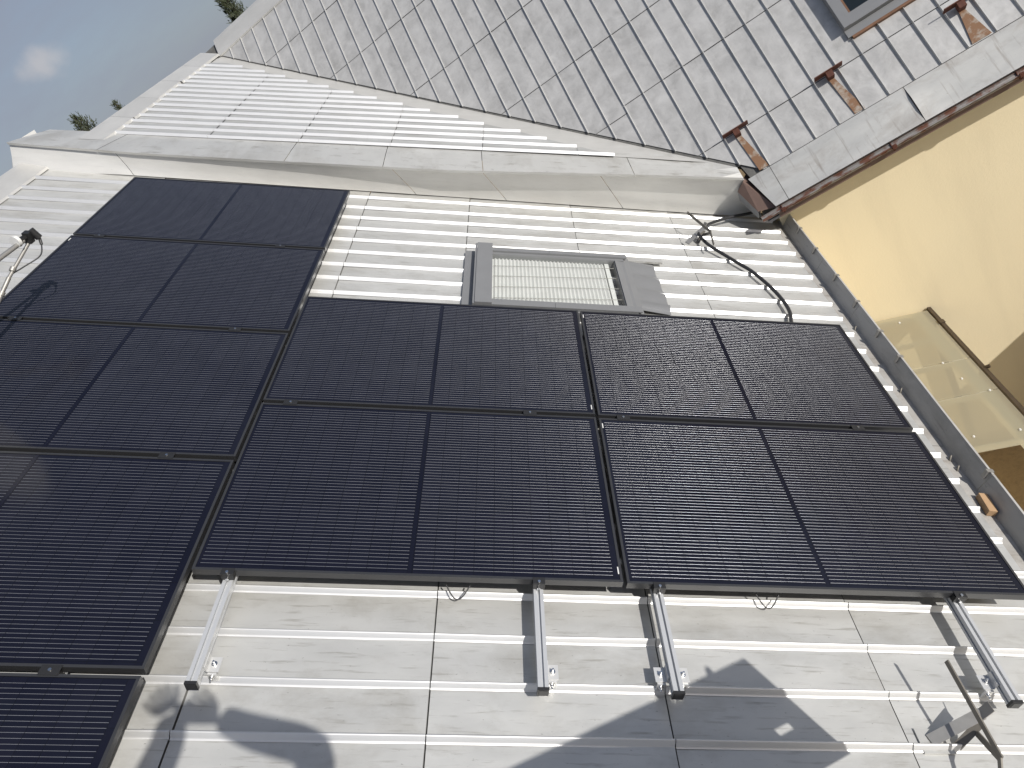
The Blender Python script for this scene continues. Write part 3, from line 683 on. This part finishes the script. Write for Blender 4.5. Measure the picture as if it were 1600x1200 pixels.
# ------------------------------------------------------------------ mounting rails
def make_rail(u, v_lo, v_hi, label, clamps, side=1, ended=True):
    o = empty('mounting_rail', None, label, 'rail', 'aluminium mounting rails', NR.mat(u, v_lo, -.075))
    top = -.0352
    F = lambda a, b, h: NR(u + a, b, -.0755 + h)
    prof = [(-.02, 0), (.02, 0), (.02, .012), (.015, .012), (.015, .022), (.02, .022), (.02, .040), (.0055, .040), (.0055, .028), (-.0055, .028), (-.0055, .040), (-.02, .040), (-.02, .022), (-.015, .022), (-.015, .012), (-.02, .012)]
    mb = MB(); n = len(prof)
    vs = [F(a, b, h) for b in (v_lo, v_hi) for a, h in prof]
    mb.add(vs, [(j, (j + 1) % n, n + (j + 1) % n, n + j)[::-1] for j in range(n)]); mb.poly(vs[:n]); mb.build('extrusion', 'rail', o)
    if ended:
        mb = MB(); mb.box(F, (-.0215, .0215), (v_lo - .012, v_lo - .0005), (-.0015, .0415)); mb.box(F, (-.016, .016), (v_lo - .0135, v_lo - .0122), (.004, .036)); mb.build('end_cap', 'black', o)
    vsm = min(vs_seam, key=lambda s: abs(s - (v_lo + .04)))
    for s in ((side,) if abs(side) == 1 else (-1, 1)):
        # angle bracket clamped to the standing seam
        a0, a1 = (.021, .066) if s > 0 else (-.066, -.021)
        mb = MB(); mb.box(F, (min(a0, a1), max(a0, a1)), (vsm - .006, vsm + .052), (-.012, -.008)); mb.box(F, (.0205, .0245) if s > 0 else (-.0245, -.0205), (vsm - .006, vsm + .052), (-.0078, .024))
        mb.box(F, ((a0 + a1) / 2 - .016, (a0 + a1) / 2 + .016), (vsm - .014, vsm - .007), (-.06, -.0121)); mb.build('seam_bracket', 'plate', o)
        mc = F((a0 + a1) / 2, vsm + .024, 0)
        mb = MB(); mb.tube([mc + NR.z * -.008, mc + NR.z * -.004], .011, 12); mb.tube([mc + NR.z * -.004, mc + NR.z * .004], .0075, 6); mb.tube([mc + NR.z * .004, mc + NR.z * .014], .004, 8); mb.build('bolt', 'shiny', o)
        mc = F((a0 + a1) / 2 - .002, vsm - .0145, -.030)
        mb = MB(); mb.tube([mc, mc - NR.y * .003], .0125, 14); mb.tube([mc - NR.y * .003, mc - NR.y * .010], .008, 6); mb.tube([mc - NR.y * .010, mc - NR.y * .02], .004, 8); mb.build('bolt', 'shiny', o)
    for cv, kind_ in clamps:
        mb = MB()
        if kind_ == 'end':
            mb.box(F, (-.025, .025), (cv - .022, cv - .001), (.0403, .070)); mb.box(F, (-.025, .025), (cv - .022, cv + .009), (.0760, .0785)); mb.box(F, (-.025, .025), (cv - .0215, cv - .018), (.070, .0760))
            c = mb.build('clamp', 'black', o); p = F(.0, cv - .013, .0785); q_ = F(0, cv - .024, .052)
            mb = MB(); mb.tube([p, p + NR.z * .006], .006, 10); mb.tube([q_ + NR.y * .004, q_ - NR.y * .005], .007, 10); mb.build('bolt', 'shiny', c)
        else:
            mb.box(F, (-.035, .035), (cv - .019, cv + .019), (.0760, .0785)); mb.box(F, (-.03, .03), (cv - .009, cv + .009), (.0403, .0759))
            c = mb.build('clamp', 'black', o); p = F(.0, cv, .0785)
            mb = MB(); mb.tube([p, p + NR.z * .004], .006, 10); mb.build('bolt', 'shiny', c)
    return o
vB = [-(H_ + .0126), -(2 * H_ + .0252)]
vC = [-.0053 - (H_ + .0122), -.0053 - (2 * H_ + .0244)]
make_rail(.145, -2.545, -.02, 'leftmost bare rail end, beside the lower left panel column', [(vB[1], 'end'), (vB[0], 'mid')], 1)
make_rail(1.402, -2.540, -.02, 'aluminium rail end second from left, standing straight below the panel joint', [(vB[1], 'end'), (vB[0], 'mid')], 1)
make_rail(1.905, -2.543, -.02, 'slanting rail end third from left, its black cap touching the wide shadow', [(vC[1], 'end'), (vC[0], 'mid')], 2)
make_rail(3.205, -2.550, -.02, 'rightmost rail end casting a long parallel shadow near the steel bracket', [(vC[1], 'end'), (vC[0], 'mid')], -1)
va = [1.704 - (i + 1) * (H_ + .0252) + .0126 for i in range(4)]
make_rail(-.33, -4.2, 1.68, 'hidden rail under the right part of the left panel column', [(v, 'mid') for v in va], 1, False)
make_rail(-1.585, -4.2, 1.68, 'hidden rail under the left part of the left panel column', [(v, 'mid') for v in va], 1, False)
for (u0, v0, lab) in ((1.02, -2.125, 'thin black lead hanging below the panel between the left rails'), (2.35, -2.125, 'thin black lead looping below the lower right panel')):
    mb = MB(); pts = [NR(u0 + .10 * t, v0 + .045 - .05 * math.sin(math.pi * min(1, t / 1.0)), -.085 - .03 * math.sin(math.pi * t)) for t in [i / 10 for i in range(11)]]
    mb.tube(pts, .003, 7); tag(mb.build('panel_lead', 'cable'), lab, 'cable', 'panel leads')
    
# ------------------------------------------------------------------ things lying on and fixed to the wing roof
def roof_hook(u, v, rz, label, sc_=1.):
    m = NR.mat(u, v, ROOF) @ Matrix.Rotation(rz, 4, 'Z') @ Matrix.Scale(sc_, 4)
    o = empty('roof_hook', None, label, 'roof bracket', 'steel roof hooks', m)
    F = lambda a, b, h: m @ V3(a, b, h)
    up = (m.to_3x3() @ V3(0, 0, 1)).normalized()
    mb = MB(); mb.box(F, (-.02, .10), (-.045, .045), (.003, .009)); mb.build('base_plate', 'roof', o)
    mb = MB(); mb.bar(F(.02, .0, .012), F(.20, .055, .115), .042, .004, up); mb.bar(F(.195, .053, .11), F(.215, .06, .16), .04, .004, (m.to_3x3() @ V3(1, 0, .1)).normalized()); mb.build('strap', 'steel', o)
    mb = MB(); mb.bar(F(.11, .215, .195), F(.14, -.125, .165), .006, .022, up); mb.build('flat_bar', 'dark_steel', o)
    mb = MB(); mb.bar(F(.17, .0, .075), F(.14, -.13, .16), .006, .022, up); mb.bar(F(.14, -.12, .16), F(.09, -.26, .12), .006, .022, up); mb.build('brace', 'dark_steel', o)
    mb = MB(); mb.bar(F(.115, -.02, .01), F(.19, .03, .10), .03, .004, up); mb.build('leg', 'dark_steel', o)
    for a, b in ((.03, .02), (.03, -.02)):
        mb = MB(); p = F(a, b, .009); mb.tube([p, p + up * .007], .007, 6); mb.build('bolt', 'steel', o)
    return o
roof_hook(2.835, -2.66, .0, 'steel roof hook with V-shaped flat bars at the lower right corner')
roof_hook(2.80, 1.36, .35, 'steel roof hook that the black cable is tied to near the step', .95)

# black cable from the house to the panels
cp = [(3.56, 1.93, -.05), (3.486, 1.895, -.07), (3.29, 1.81, -.08), (3.12, 1.70, -.085), (3.00, 1.585, -.085), (2.925, 1.46, -.08), (2.92, 1.37, -.08), (2.97, 1.26, -.095), (3.057, 1.136, -.105), (3.15, .99, -.108), (3.22, .871, -.108), (3.294, .64, -.108), (3.325, .45, -.108), (3.322, .30, -.108), (3.29, .17, -.112), (3.24, -.06, -.12)]
def spline(ps, n=6):
    out = []
    for i in range(len(ps) - 1):
        p = [Vector(ps[max(0, min(len(ps) - 1, i + d))]) for d in (-1, 0, 1, 2)]
        for q in range(n):
            t = q / n; out.append(.5 * (2 * p[1] + (p[2] - p[0]) * t + (2 * p[0] - 5 * p[1] + 4 * p[2] - p[3]) * t * t + (3 * p[1] - p[0] - 3 * p[2] + p[3]) * t ** 3))
    return out + [Vector(ps[-1])]
mb = MB(); mb.tube([NR(*p) for p in spline(cp)], .0135, 12)
tag(mb.build('power_cable', 'cable'), 'thick black cable curving from the house eave down to the panels', 'cable')
mb = MB(); F = lambda a, b, h: NR(3.805 + a, -1.47 + b, ROOF + h)
rm = NR.mat(3.775, -1.46, ROOF - .004) @ Matrix.Rotation(-.10, 4, 'Z')
mb.box(lambda a, b, h: rm @ V3(a, b, h), (-.022, .022), (-.062, .062), (.0, .036))
tag(mb.build('wood_block', 'wood'), 'small sawn wooden block lying in the eave gutter', 'wood block')

# satellite dish: only the feed and its struts reach into the picture
LN = NR(-1.44, -.25, .45); DC = NR(-1.63, -1.0, .50)
dish = empty('satellite_dish', NR(-2.05, -1.35, ROOF + .03), 'grey satellite dish whose feed and struts stick in from the left edge', 'satellite dish')
ax = (LN - DC).normalized(); e1 = ax.cross(V3(0, 0, 1)).normalized(); e2 = ax.cross(e1).normalized()
mb = MB(); vs = [DC - ax * .06]; nr, na = 6, 32
for i in range(1, nr + 1):
    for j in range(na):
        r = .41 * i / nr; an = 2 * math.pi * j / na; vs.append(DC - ax * (.06 - .06 * (i / nr) ** 2) + e1 * r * math.cos(an) * .92 + e2 * r * math.sin(an))
fs = [(0, 1 + j, 1 + (j + 1) % na) for j in range(na)] + [(1 + (i - 1) * na + j, 1 + i * na + j, 1 + i * na + (j + 1) % na, 1 + (i - 1) * na + (j + 1) % na) for i in range(1, nr) for j in range(na)]
mb.add(vs, fs, smooth=True); mb.build('reflector', 'white', dish)
mb = MB(); mp_ = NR(-2.05, -1.35, ROOF + .03); mb.tube([mp_, mp_ + V3(0, 0, .42), mp_ + V3(.05, .0, .5), DC - ax * .07], .022, 10); mb.build('mast', 'steel', dish)
mb = MB(); mb.tube([mp_ + V3(0, 0, -.02), mp_ + V3(0, 0, .012)], .08, 12); mb.build('base_plate', 'steel', dish)
mb = MB(); mb.tube([NR(-1.53, -.80, .405), LN - ax * .04 + e2 * .01], .0125, 8); mb.build('feed_arm', 'steel', dish)
mb = MB(); q0 = NR(-1.515, -.74, .14); mb.tube([q0, q0.lerp(LN, .55)], .0115, 8); mb.tube([q0.lerp(LN, .55), LN - NR.z * .03], .0095, 8); mb.tube([q0.lerp(LN, .62), q0.lerp(LN, .66)], .016, 8); mb.tube([q0.lerp(LN, .36), q0.lerp(LN, .40)], .016, 8); mb.build('strut', 'steel', dish)
mb = MB(); q1 = LN - ax * .07; mb.tube([q1, q1 - ax * .02], .032, 16); fe = mb.build('feed_cap', 'white', dish)
sd = (NR.x * .8 + NR.y * -.2 + NR.z * -.1).normalized()
mb = MB(); mb.tube([LN - ax * .068, LN - ax * .05, LN + ax * .03], [.026, .016, .016], 14); mb.box(lambda a, b, h: LN + NR.x * a + NR.y * b + NR.z * h, (-.015, .02), (-.02, .02), (-.035, .028))
mb.tube([LN + ax * .03 + NR.z * .03, LN + ax * .035 - NR.z * .02 + NR.x * .03], .020, 10); ln = mb.build('feed', 'black', dish)
c0 = LN + ax * .035 - NR.z * .02 + NR.x * .03
mb = MB(); mb.tube([c0, c0 + NR.x * .012 - NR.z * .03 - NR.y * .02], .008, 8); mb.tube(spline([c0 + NR.x * .012 - NR.z * .03 - NR.y * .02, c0 + NR.x * .02 - NR.z * .07 - NR.y * .08, c0 - NR.x * .04 - NR.z * .10 - NR.y * .17, q0.lerp(LN, .55), q0.lerp(LN, .3) + NR.x * .012, q0]), .0038, 7); mb.build('feed_cable', 'cable', dish)

# snow guards on the old roof
for i, (x, s, lab) in enumerate([(2.885, .765, 'rusty T-shaped snow guard nearest the valley corner'), (3.70, .765, 'rusty T-shaped snow guard below the roof window'), (4.68, .68, 'rusty T-shaped snow guard at the top right corner')]):
    m = MR.mat(x, s, 0); o = empty('snow_guard', None, lab, 'snow guard', 'rusty snow guards', m); F = lambda a, b, h: m @ V3(a, b, h)
    mb = MB(); mb.box(F, (-.115, .115), (-.005, .003), (.020, .088)); mb.build('crossbar', 'rust', o)
    mb = MB(); mb.box(F, (-.026, .026), (-.058, -.0055), (.012, .075)); mb.build('bracket', 'rust', o)
    mb = MB(); L_ = s - .345
    vs = []; nS = 6
    for q in range(nS + 1):
        t = q / nS; wv = .02 + (.022 * t if i < 2 else .05 * t); vs += [F(-wv + .05 * t * (i < 2), -.045 - (L_ - .045) * t, .012), F(wv + .05 * t * (i < 2), -.045 - (L_ - .045) * t, .012)]
    mb.add(vs, [(2 * q, 2 * q + 1, 2 * q + 3, 2 * q + 2)[::-1] for q in range(nS)]); mb.build('strap', 'strap', o)

# ------------------------------------------------------------------ lean-to canopy below the eave
can = empty('canopy', (3.3, 1, 0), 'translucent plastic canopy with dark brown edge beam beside the yellow wall', 'canopy')
CF = Frame(V3(3.225, 0, -3.978 + G), V3(.46, 0, -.161).normalized(), V3(0, 1, 0), V3(.161, 0, .46).normalized())
ys = [-.05, .58, 1.02, 1.80]
for a, b in zip(ys, ys[1:]):
    mb = MB(); nn_ = 14; vs = []
    for i in range(nn_ + 1):
        y = a + (b - a) * i / nn_ + (.004 if i == 0 else 0)
        for c in (-.75, -.2, .15, .50): vs.append(CF(c, y, .004 * math.cos(i * math.pi) * 0 + .002 * noise.noise(V3(y * 3, c * 2, 0))))
    mb.add(vs, [(i * 4 + j, i * 4 + j + 1, (i + 1) * 4 + j + 1, (i + 1) * 4 + j) for i in range(nn_) for j in range(3)], smooth=True); mb.build('sheet', 'poly', can)
for y in (.02, .58, 1.02, 1.38, 1.76):
    mb = MB(); mb.box(CF, (-.75, .46), (y - .012, y + .012), (-.06, -.012)); mb.build('rafter', 'white', can)
mb = MB(); mb.box(CF, (.36, .46), (-.05, 1.80), (-.06, -.011)); mb.build('purlin', 'white', can)
mb = MB(); mb.box(CF, (.512, .545), (-.3, 1.83), (-.05, .012)); mb.box(CF, (.505, .55), (1.55, 1.60), (.012, .02)); mb.tube([CF(.53, .86, .0), CF(.565, .84, .03)], .016, 8); mb.build('edge_beam', 'dark_brown', can)
mb = MB(); mb.box(F0, (2.66, 2.70), (-.05, 1.80), (-3.95 + G, -3.76 + G)); mb.build('wall_plate', 'dark_brown', can)
for y in (-.02, 1.78):
    mb = MB(); mb.box(F0, (3.66, 3.72), (y - .03, y + .03), (0, -4.19 + G)); mb.build('post', 'dark_brown', can)
for c, y in ((.27, 1.02), (.31, .78), (.43, .58), (.07, .12), (.20, 1.70), (.40, .10)):
    mb = MB(); p = CF(c, y, .002); mb.tube([p, p + CF.z * .004], .010, 12); mb.tube([p + CF.z * .004, p + CF.z * .010], .007, 6); mb.build('screw', 'white', can)

# unseen outbuilding added beyond the right edge to shade the foot of the yellow wall
added_shed = empty('added_shed', (7.5, -1, 0), 'added unseen low brown outbuilding, put there to shade the foot of the yellow wall', 'added_shed')
mb = MB(); mb.box(F0, (6.35, 9), (-5, 1.80), (0, 2.15)); mb.build('wall', 'brown', added_shed)
mb = MB(); mb.prism([V3(6.15, -5.2, 2.15), V3(9.2, -5.2, 2.15), V3(9.2, -5.2, 2.32), V3(6.15, -5.2, 2.30)], [V3(6.15, 1.82, 2.15), V3(9.2, 1.82, 2.15), V3(9.2, 1.82, 2.32), V3(6.15, 1.82, 2.30)]); mb.build('roof', 'steel', added_shed)

# ------------------------------------------------------------------ trees beyond the ridge
def ray_pt(px, py, dist):
    d = (cr * ((px - 800) / 1064.46) - cu * ((py - 600) / 1064.46) - cb).normalized(); return CAM + d * dist
def make_tree(tip, label, seed, spread=1.6, sparse=1.0):
    rnd = random.Random(seed); hgt = tip.z; o = empty('larch_tree', (tip.x, tip.y, 0), label, 'tree', 'trees behind the ridge')
    mb = MB(); lean = [V3(tip.x + rnd.uniform(-.06, .06) * (1 - i / 8), tip.y + rnd.uniform(-.06, .06) * (1 - i / 8), hgt * i / 8) for i in range(9)]
    mb.tube(lean, [.16 * (1 - i / 8.3) + .006 for i in range(9)], 8); mb.build('trunk', 'bark', o)
    br = MB(); lv = MB()
    nb = 150
    for q in range(nb):
        t = (q / nb) ** .75; z = hgt * (.22 + .775 * t); rr = spread * (1 - t) ** .8 + .10
        an = q * 2.399 + rnd.uniform(-.3, .3); ln_ = rr * rnd.uniform(.65, 1.1); rise = rnd.uniform(.15, .55) + .9 * t
        p0 = V3(tip.x, tip.y, z - .25 * (1 - t)); dirv = V3(math.cos(an), math.sin(an), rise).normalized(); p1 = p0 + dirv * ln_
        br.tube([p0, p0.lerp(p1, .6) - V3(0, 0, .04 * ln_), p1], [.018, .010, .003], 5, False)
        for c in range(int(34 * sparse * (.4 + ln_))):
            f = rnd.uniform(.15, 1.03); c0 = p0.lerp(p1, f) + V3(rnd.gauss(0, .045), rnd.gauss(0, .045), rnd.gauss(.0, .05))
            d2 = (dirv + V3(rnd.gauss(0, .6), rnd.gauss(0, .6), rnd.gauss(.25, .5))).normalized(); sl = rnd.uniform(.06, .15); sw = d2.orthogonal().normalized() * rnd.uniform(.008, .018)
            lv.add([c0 - sw, c0 + sw, c0 + d2 * sl + sw * .3, c0 + d2 * sl - sw * .3], [(0, 1, 2, 3)])
    br.build('limbs', 'bark', o); cw = lv.build('crown', 'leaf', o)
make_tree(ray_pt(332, -22, 24), 'dark bushy tree top rising behind the main ridge at the top', 3, 1.5, 2.0)
make_tree(ray_pt(116, 184, 26), 'wispy tree top behind the ridge above the step end', 11, 2.6, 1.0)
make_tree(ray_pt(178, 160, 34), 'tiny tree tip peeking over the middle of the cross ridge', 21, 1.2, .9)

# ------------------------------------------------------------------ out of view: photographer and platform; board and its holder added for their shadow
def skin_body(name, joints, edges, mat, parent=None, lv=2):
    me = bpy.data.meshes.new(name); ks = list(joints); ix = {k: i for i, k in enumerate(ks)}
    inv = world_of(parent).inverted() if parent else Matrix.Identity(4)
    me.from_pydata([inv @ joints[k][0] for k in ks], [(ix[a], ix[b]) for a, b in edges], []); me.materials.append(M[mat])
    o = bpy.data.objects.new(name, me); sc.collection.objects.link(o)
    if parent: o.parent = parent
    md = o.modifiers.new('skin', 'SKIN'); sk = me.skin_vertices[0].data if me.skin_vertices else None
    if sk is None: 
        bpy.context.view_layer.objects.active = o
    sk = me.skin_vertices[0].data
    for i, k in enumerate(ks): r = joints[k][1]; sk[i].radius = (r, r); sk[i].use_root = (i == 0)
    md.use_smooth_shade = True
    s = o.modifiers.new('sub', 'SUBSURF'); s.levels = s.render_levels = lv
    return o
E_ = [('pelvis', 'belly'), ('belly', 'chest'), ('chest', 'neck'), ('neck', 'head'), ('head', 'crown'),
      ('chest', 'sh_l'), ('sh_l', 'el_l'), ('el_l', 'wr_l'), ('wr_l', 'hand_l'), ('chest', 'sh_r'), ('sh_r', 'el_r'), ('el_r', 'wr_r'), ('wr_r', 'hand_r'),
      ('pelvis', 'hip_l'), ('hip_l', 'knee_l'), ('knee_l', 'ank_l'), ('ank_l', 'toe_l'), ('pelvis', 'hip_r'), ('hip_r', 'knee_r'), ('knee_r', 'ank_r'), ('ank_r', 'toe_r')]
def person(label, J, mat='cloth'):
    o = empty('person', V3(J['ank_l'][0].x, J['ank_l'][0].y, min(J['ank_l'][0].z, J['ank_r'][0].z) - .06), label, 'person')
    skin_body('body', J, E_, mat, o)
    for s in 'lr':
        w_, h_ = J['wr_' + s][0], J['hand_' + s][0]; d = (h_ - w_).normalized(); sd = d.orthogonal().normalized(); FJ = {'palm': (h_, .028)}; FE = []
        for q in range(5):
            of = sd * (.022 * (q - 2)) ; a = 'a%d' % q; b = 'b%d' % q
            ln_ = (.05, .07, .08, .075, .055)[q]
            FJ[a] = (h_ + of + d * .05, .010); FJ[b] = (h_ + of * 1.25 + d * (.05 + ln_) , .008); FE += [('palm', a), (a, b)]
        skin_body('hand', FJ, FE, 'skin', o, 1)
    return o
fw = -cb; hz = V3(fw.x, fw.y, 0).normalized(); rt = hz.cross(V3(0, 0, 1))
Hd = CAM - hz * .42 + V3(0, 0, .02); gz0 = CAM.z - 1.66
Jp = {'pelvis': (CAM - hz * .66 + V3(0, 0, -.78), .15), 'belly': (CAM - hz * .62 + V3(0, 0, -.60), .14), 'chest': (CAM - hz * .56 + V3(0, 0, -.36), .16), 'neck': (Hd - V3(0, 0, .17), .06), 'head': (Hd, .10), 'crown': (Hd + V3(0, 0, .10), .075)}
for s, k_ in ((-1, 'l'), (1, 'r')):
    Jp['sh_' + k_] = (CAM - hz * .55 + rt * .20 * s + V3(0, 0, -.26), .075); Jp['el_' + k_] = ((CAM - hz * .22 - rt * .44 + V3(0, 0, -.07)) if s < 0 else (CAM - hz * .22 + rt * .24 + V3(0, 0, -.30)), .075)
    Jp['wr_' + k_] = (CAM - hz * .07 + cr * .13 * s + V3(0, 0, -.05), .062); Jp['hand_' + k_] = (CAM + cb * .05 + cr * .09 * s, .045)
    Jp['hip_' + k_] = (CAM - hz * .66 + rt * .10 * s + V3(0, 0, -.84), .11); Jp['knee_' + k_] = (CAM - hz * .62 + rt * .11 * s + V3(0, 0, -1.22), .07)
    Jp['ank_' + k_] = (CAM - hz * .66 + rt * .12 * s + V3(0, 0, -1.60), .05); Jp['toe_' + k_] = (CAM - hz * .48 + rt * .13 * s + V3(0, 0, -1.63), .04)
person('person in dark work clothes holding a phone with both hands, casting the left shadow', Jp)
pm = Matrix(((cr.x, cu.x, cb.x, 0), (cr.y, cu.y, cb.y, 0), (cr.z, cu.z, cb.z, 0), (0, 0, 0, 1)))
mb = MB(); PC = CAM + cb * .03; mb.box(lambda a, b, h: PC + cr * a + cu * b + cb * h, (-.08, .08), (-.038, .038), (-.004, .004)); tag(mb.build('phone', 'black'), 'black phone held sideways between the hands of the photographing person', 'phone')
ft = Jp['ank_l'][0].lerp(Jp['ank_r'][0], .5); dz = ft.z - .075
plat = empty('work_platform', (ft.x, ft.y, 0), 'timber work platform on poles under the photographing person', 'platform')
for q in range(4):
    mb = MB(); c = ft + hz * (.12 - .16 * q); mb.box(lambda a, b, h: V3(c.x, c.y, dz) + rt * a + hz * b + V3(0, 0, h), (-.5, .5), (-.077, .077), (-.035, 0)); mb.build('board', 'deckwood', plat)
for a in (-.46, .46):
    for b in (-.40, .16):
        P0 = V3(ft.x, ft.y, dz - .036) + rt * a + hz * b; zr = (NR(0, 0, ROOF).z - 0) + 0
        # foot on the roof sheet
        zz = NR.o.z + (ROOF - (P0.x - NR.o.x) * NR.z.x) / NR.z.z
        mb = MB(); mb.tube([V3(P0.x, P0.y, zz + .004), P0], .024, 8); mb.build('pole', 'steel', plat)
S_ = SUN_UVN
def Q(u, v, t): return NR(u + S_.x * t, v + S_.y * t, ROOF + t)
A_, B_, C_ = Q(2.24, -2.34, 1.6), Q(1.02, -2.89, 1.6), Q(2.53, -2.70, .77)  # added board out of view, corners set by the shadow outline it casts
eA, eB = B_ - A_, C_ - A_; nB = eA.cross(eB).normalized() * .006
cut_a_ = [0, .068, .118, 1]; cut_b_ = [0, .60, .67, 1]          # hole in one cell, shaped to leave a lit spot in the shadow
mb = MB()
for ia in range(3):
    for ib in range(3):
        if ia == 1 and ib == 1: continue
        c4 = [A_ + eA * a + eB * b for a, b in ((cut_a_[ia], cut_b_[ib]), (cut_a_[ia + 1], cut_b_[ib]), (cut_a_[ia + 1], cut_b_[ib + 1]), (cut_a_[ia], cut_b_[ib + 1]))]
        mb.prism(c4, [p + nB for p in c4])
tag(mb.build('shadow_board', 'deckwood'), 'added unseen board with a hole, shaped to cast the house-shaped shadow', 'board')
hipc = Q(2.03, -3.55, .95)  # unseen person added behind the board as its holder
Jw = {'pelvis': (hipc, .16), 'belly': (hipc.lerp(Q(1.96, -3.12, 1.25), .5), .15), 'chest': (Q(1.96, -3.08, 1.28), .16), 'neck': (Q(1.92, -2.98, 1.42), .07), 'head': (Q(1.90, -2.92, 1.54), .10), 'crown': (Q(1.90, -2.88, 1.63), .07),
      'sh_l': (Q(1.80, -3.02, 1.35), .075), 'el_l': (Q(1.60, -2.98, 1.42), .055), 'wr_l': (Q(1.60, -2.88, 1.52), .038), 'hand_l': (Q(1.62, -2.80, 1.57), .03),
      'sh_r': (Q(2.10, -3.00, 1.33), .075), 'el_r': (Q(2.20, -2.76, 1.42), .055), 'wr_r': (Q(2.13, -2.60, 1.54), .038), 'hand_r': (Q(2.11, -2.52, 1.58), .03)}
down = V3(0, 0, -1)
for s, k_ in ((-1, 'l'), (1, 'r')):
    h = hipc + V3(.10 * s, -.02, -.06); zz = lambda x: NR.o.z + (ROOF - (x - NR.o.x) * NR.z.x) / NR.z.z
    f = V3(h.x + .02, h.y - .02, zz(h.x) + .10)
    Jw['hip_' + k_] = (h, .115); Jw['knee_' + k_] = (h.lerp(f, .5) + V3(0, .05, 0), .08); Jw['ank_' + k_] = (f, .05); Jw['toe_' + k_] = (f + V3(.0, .16, -.045), .038)
person('added unseen person in dark work clothes holding up the shadow-casting board', Jw)
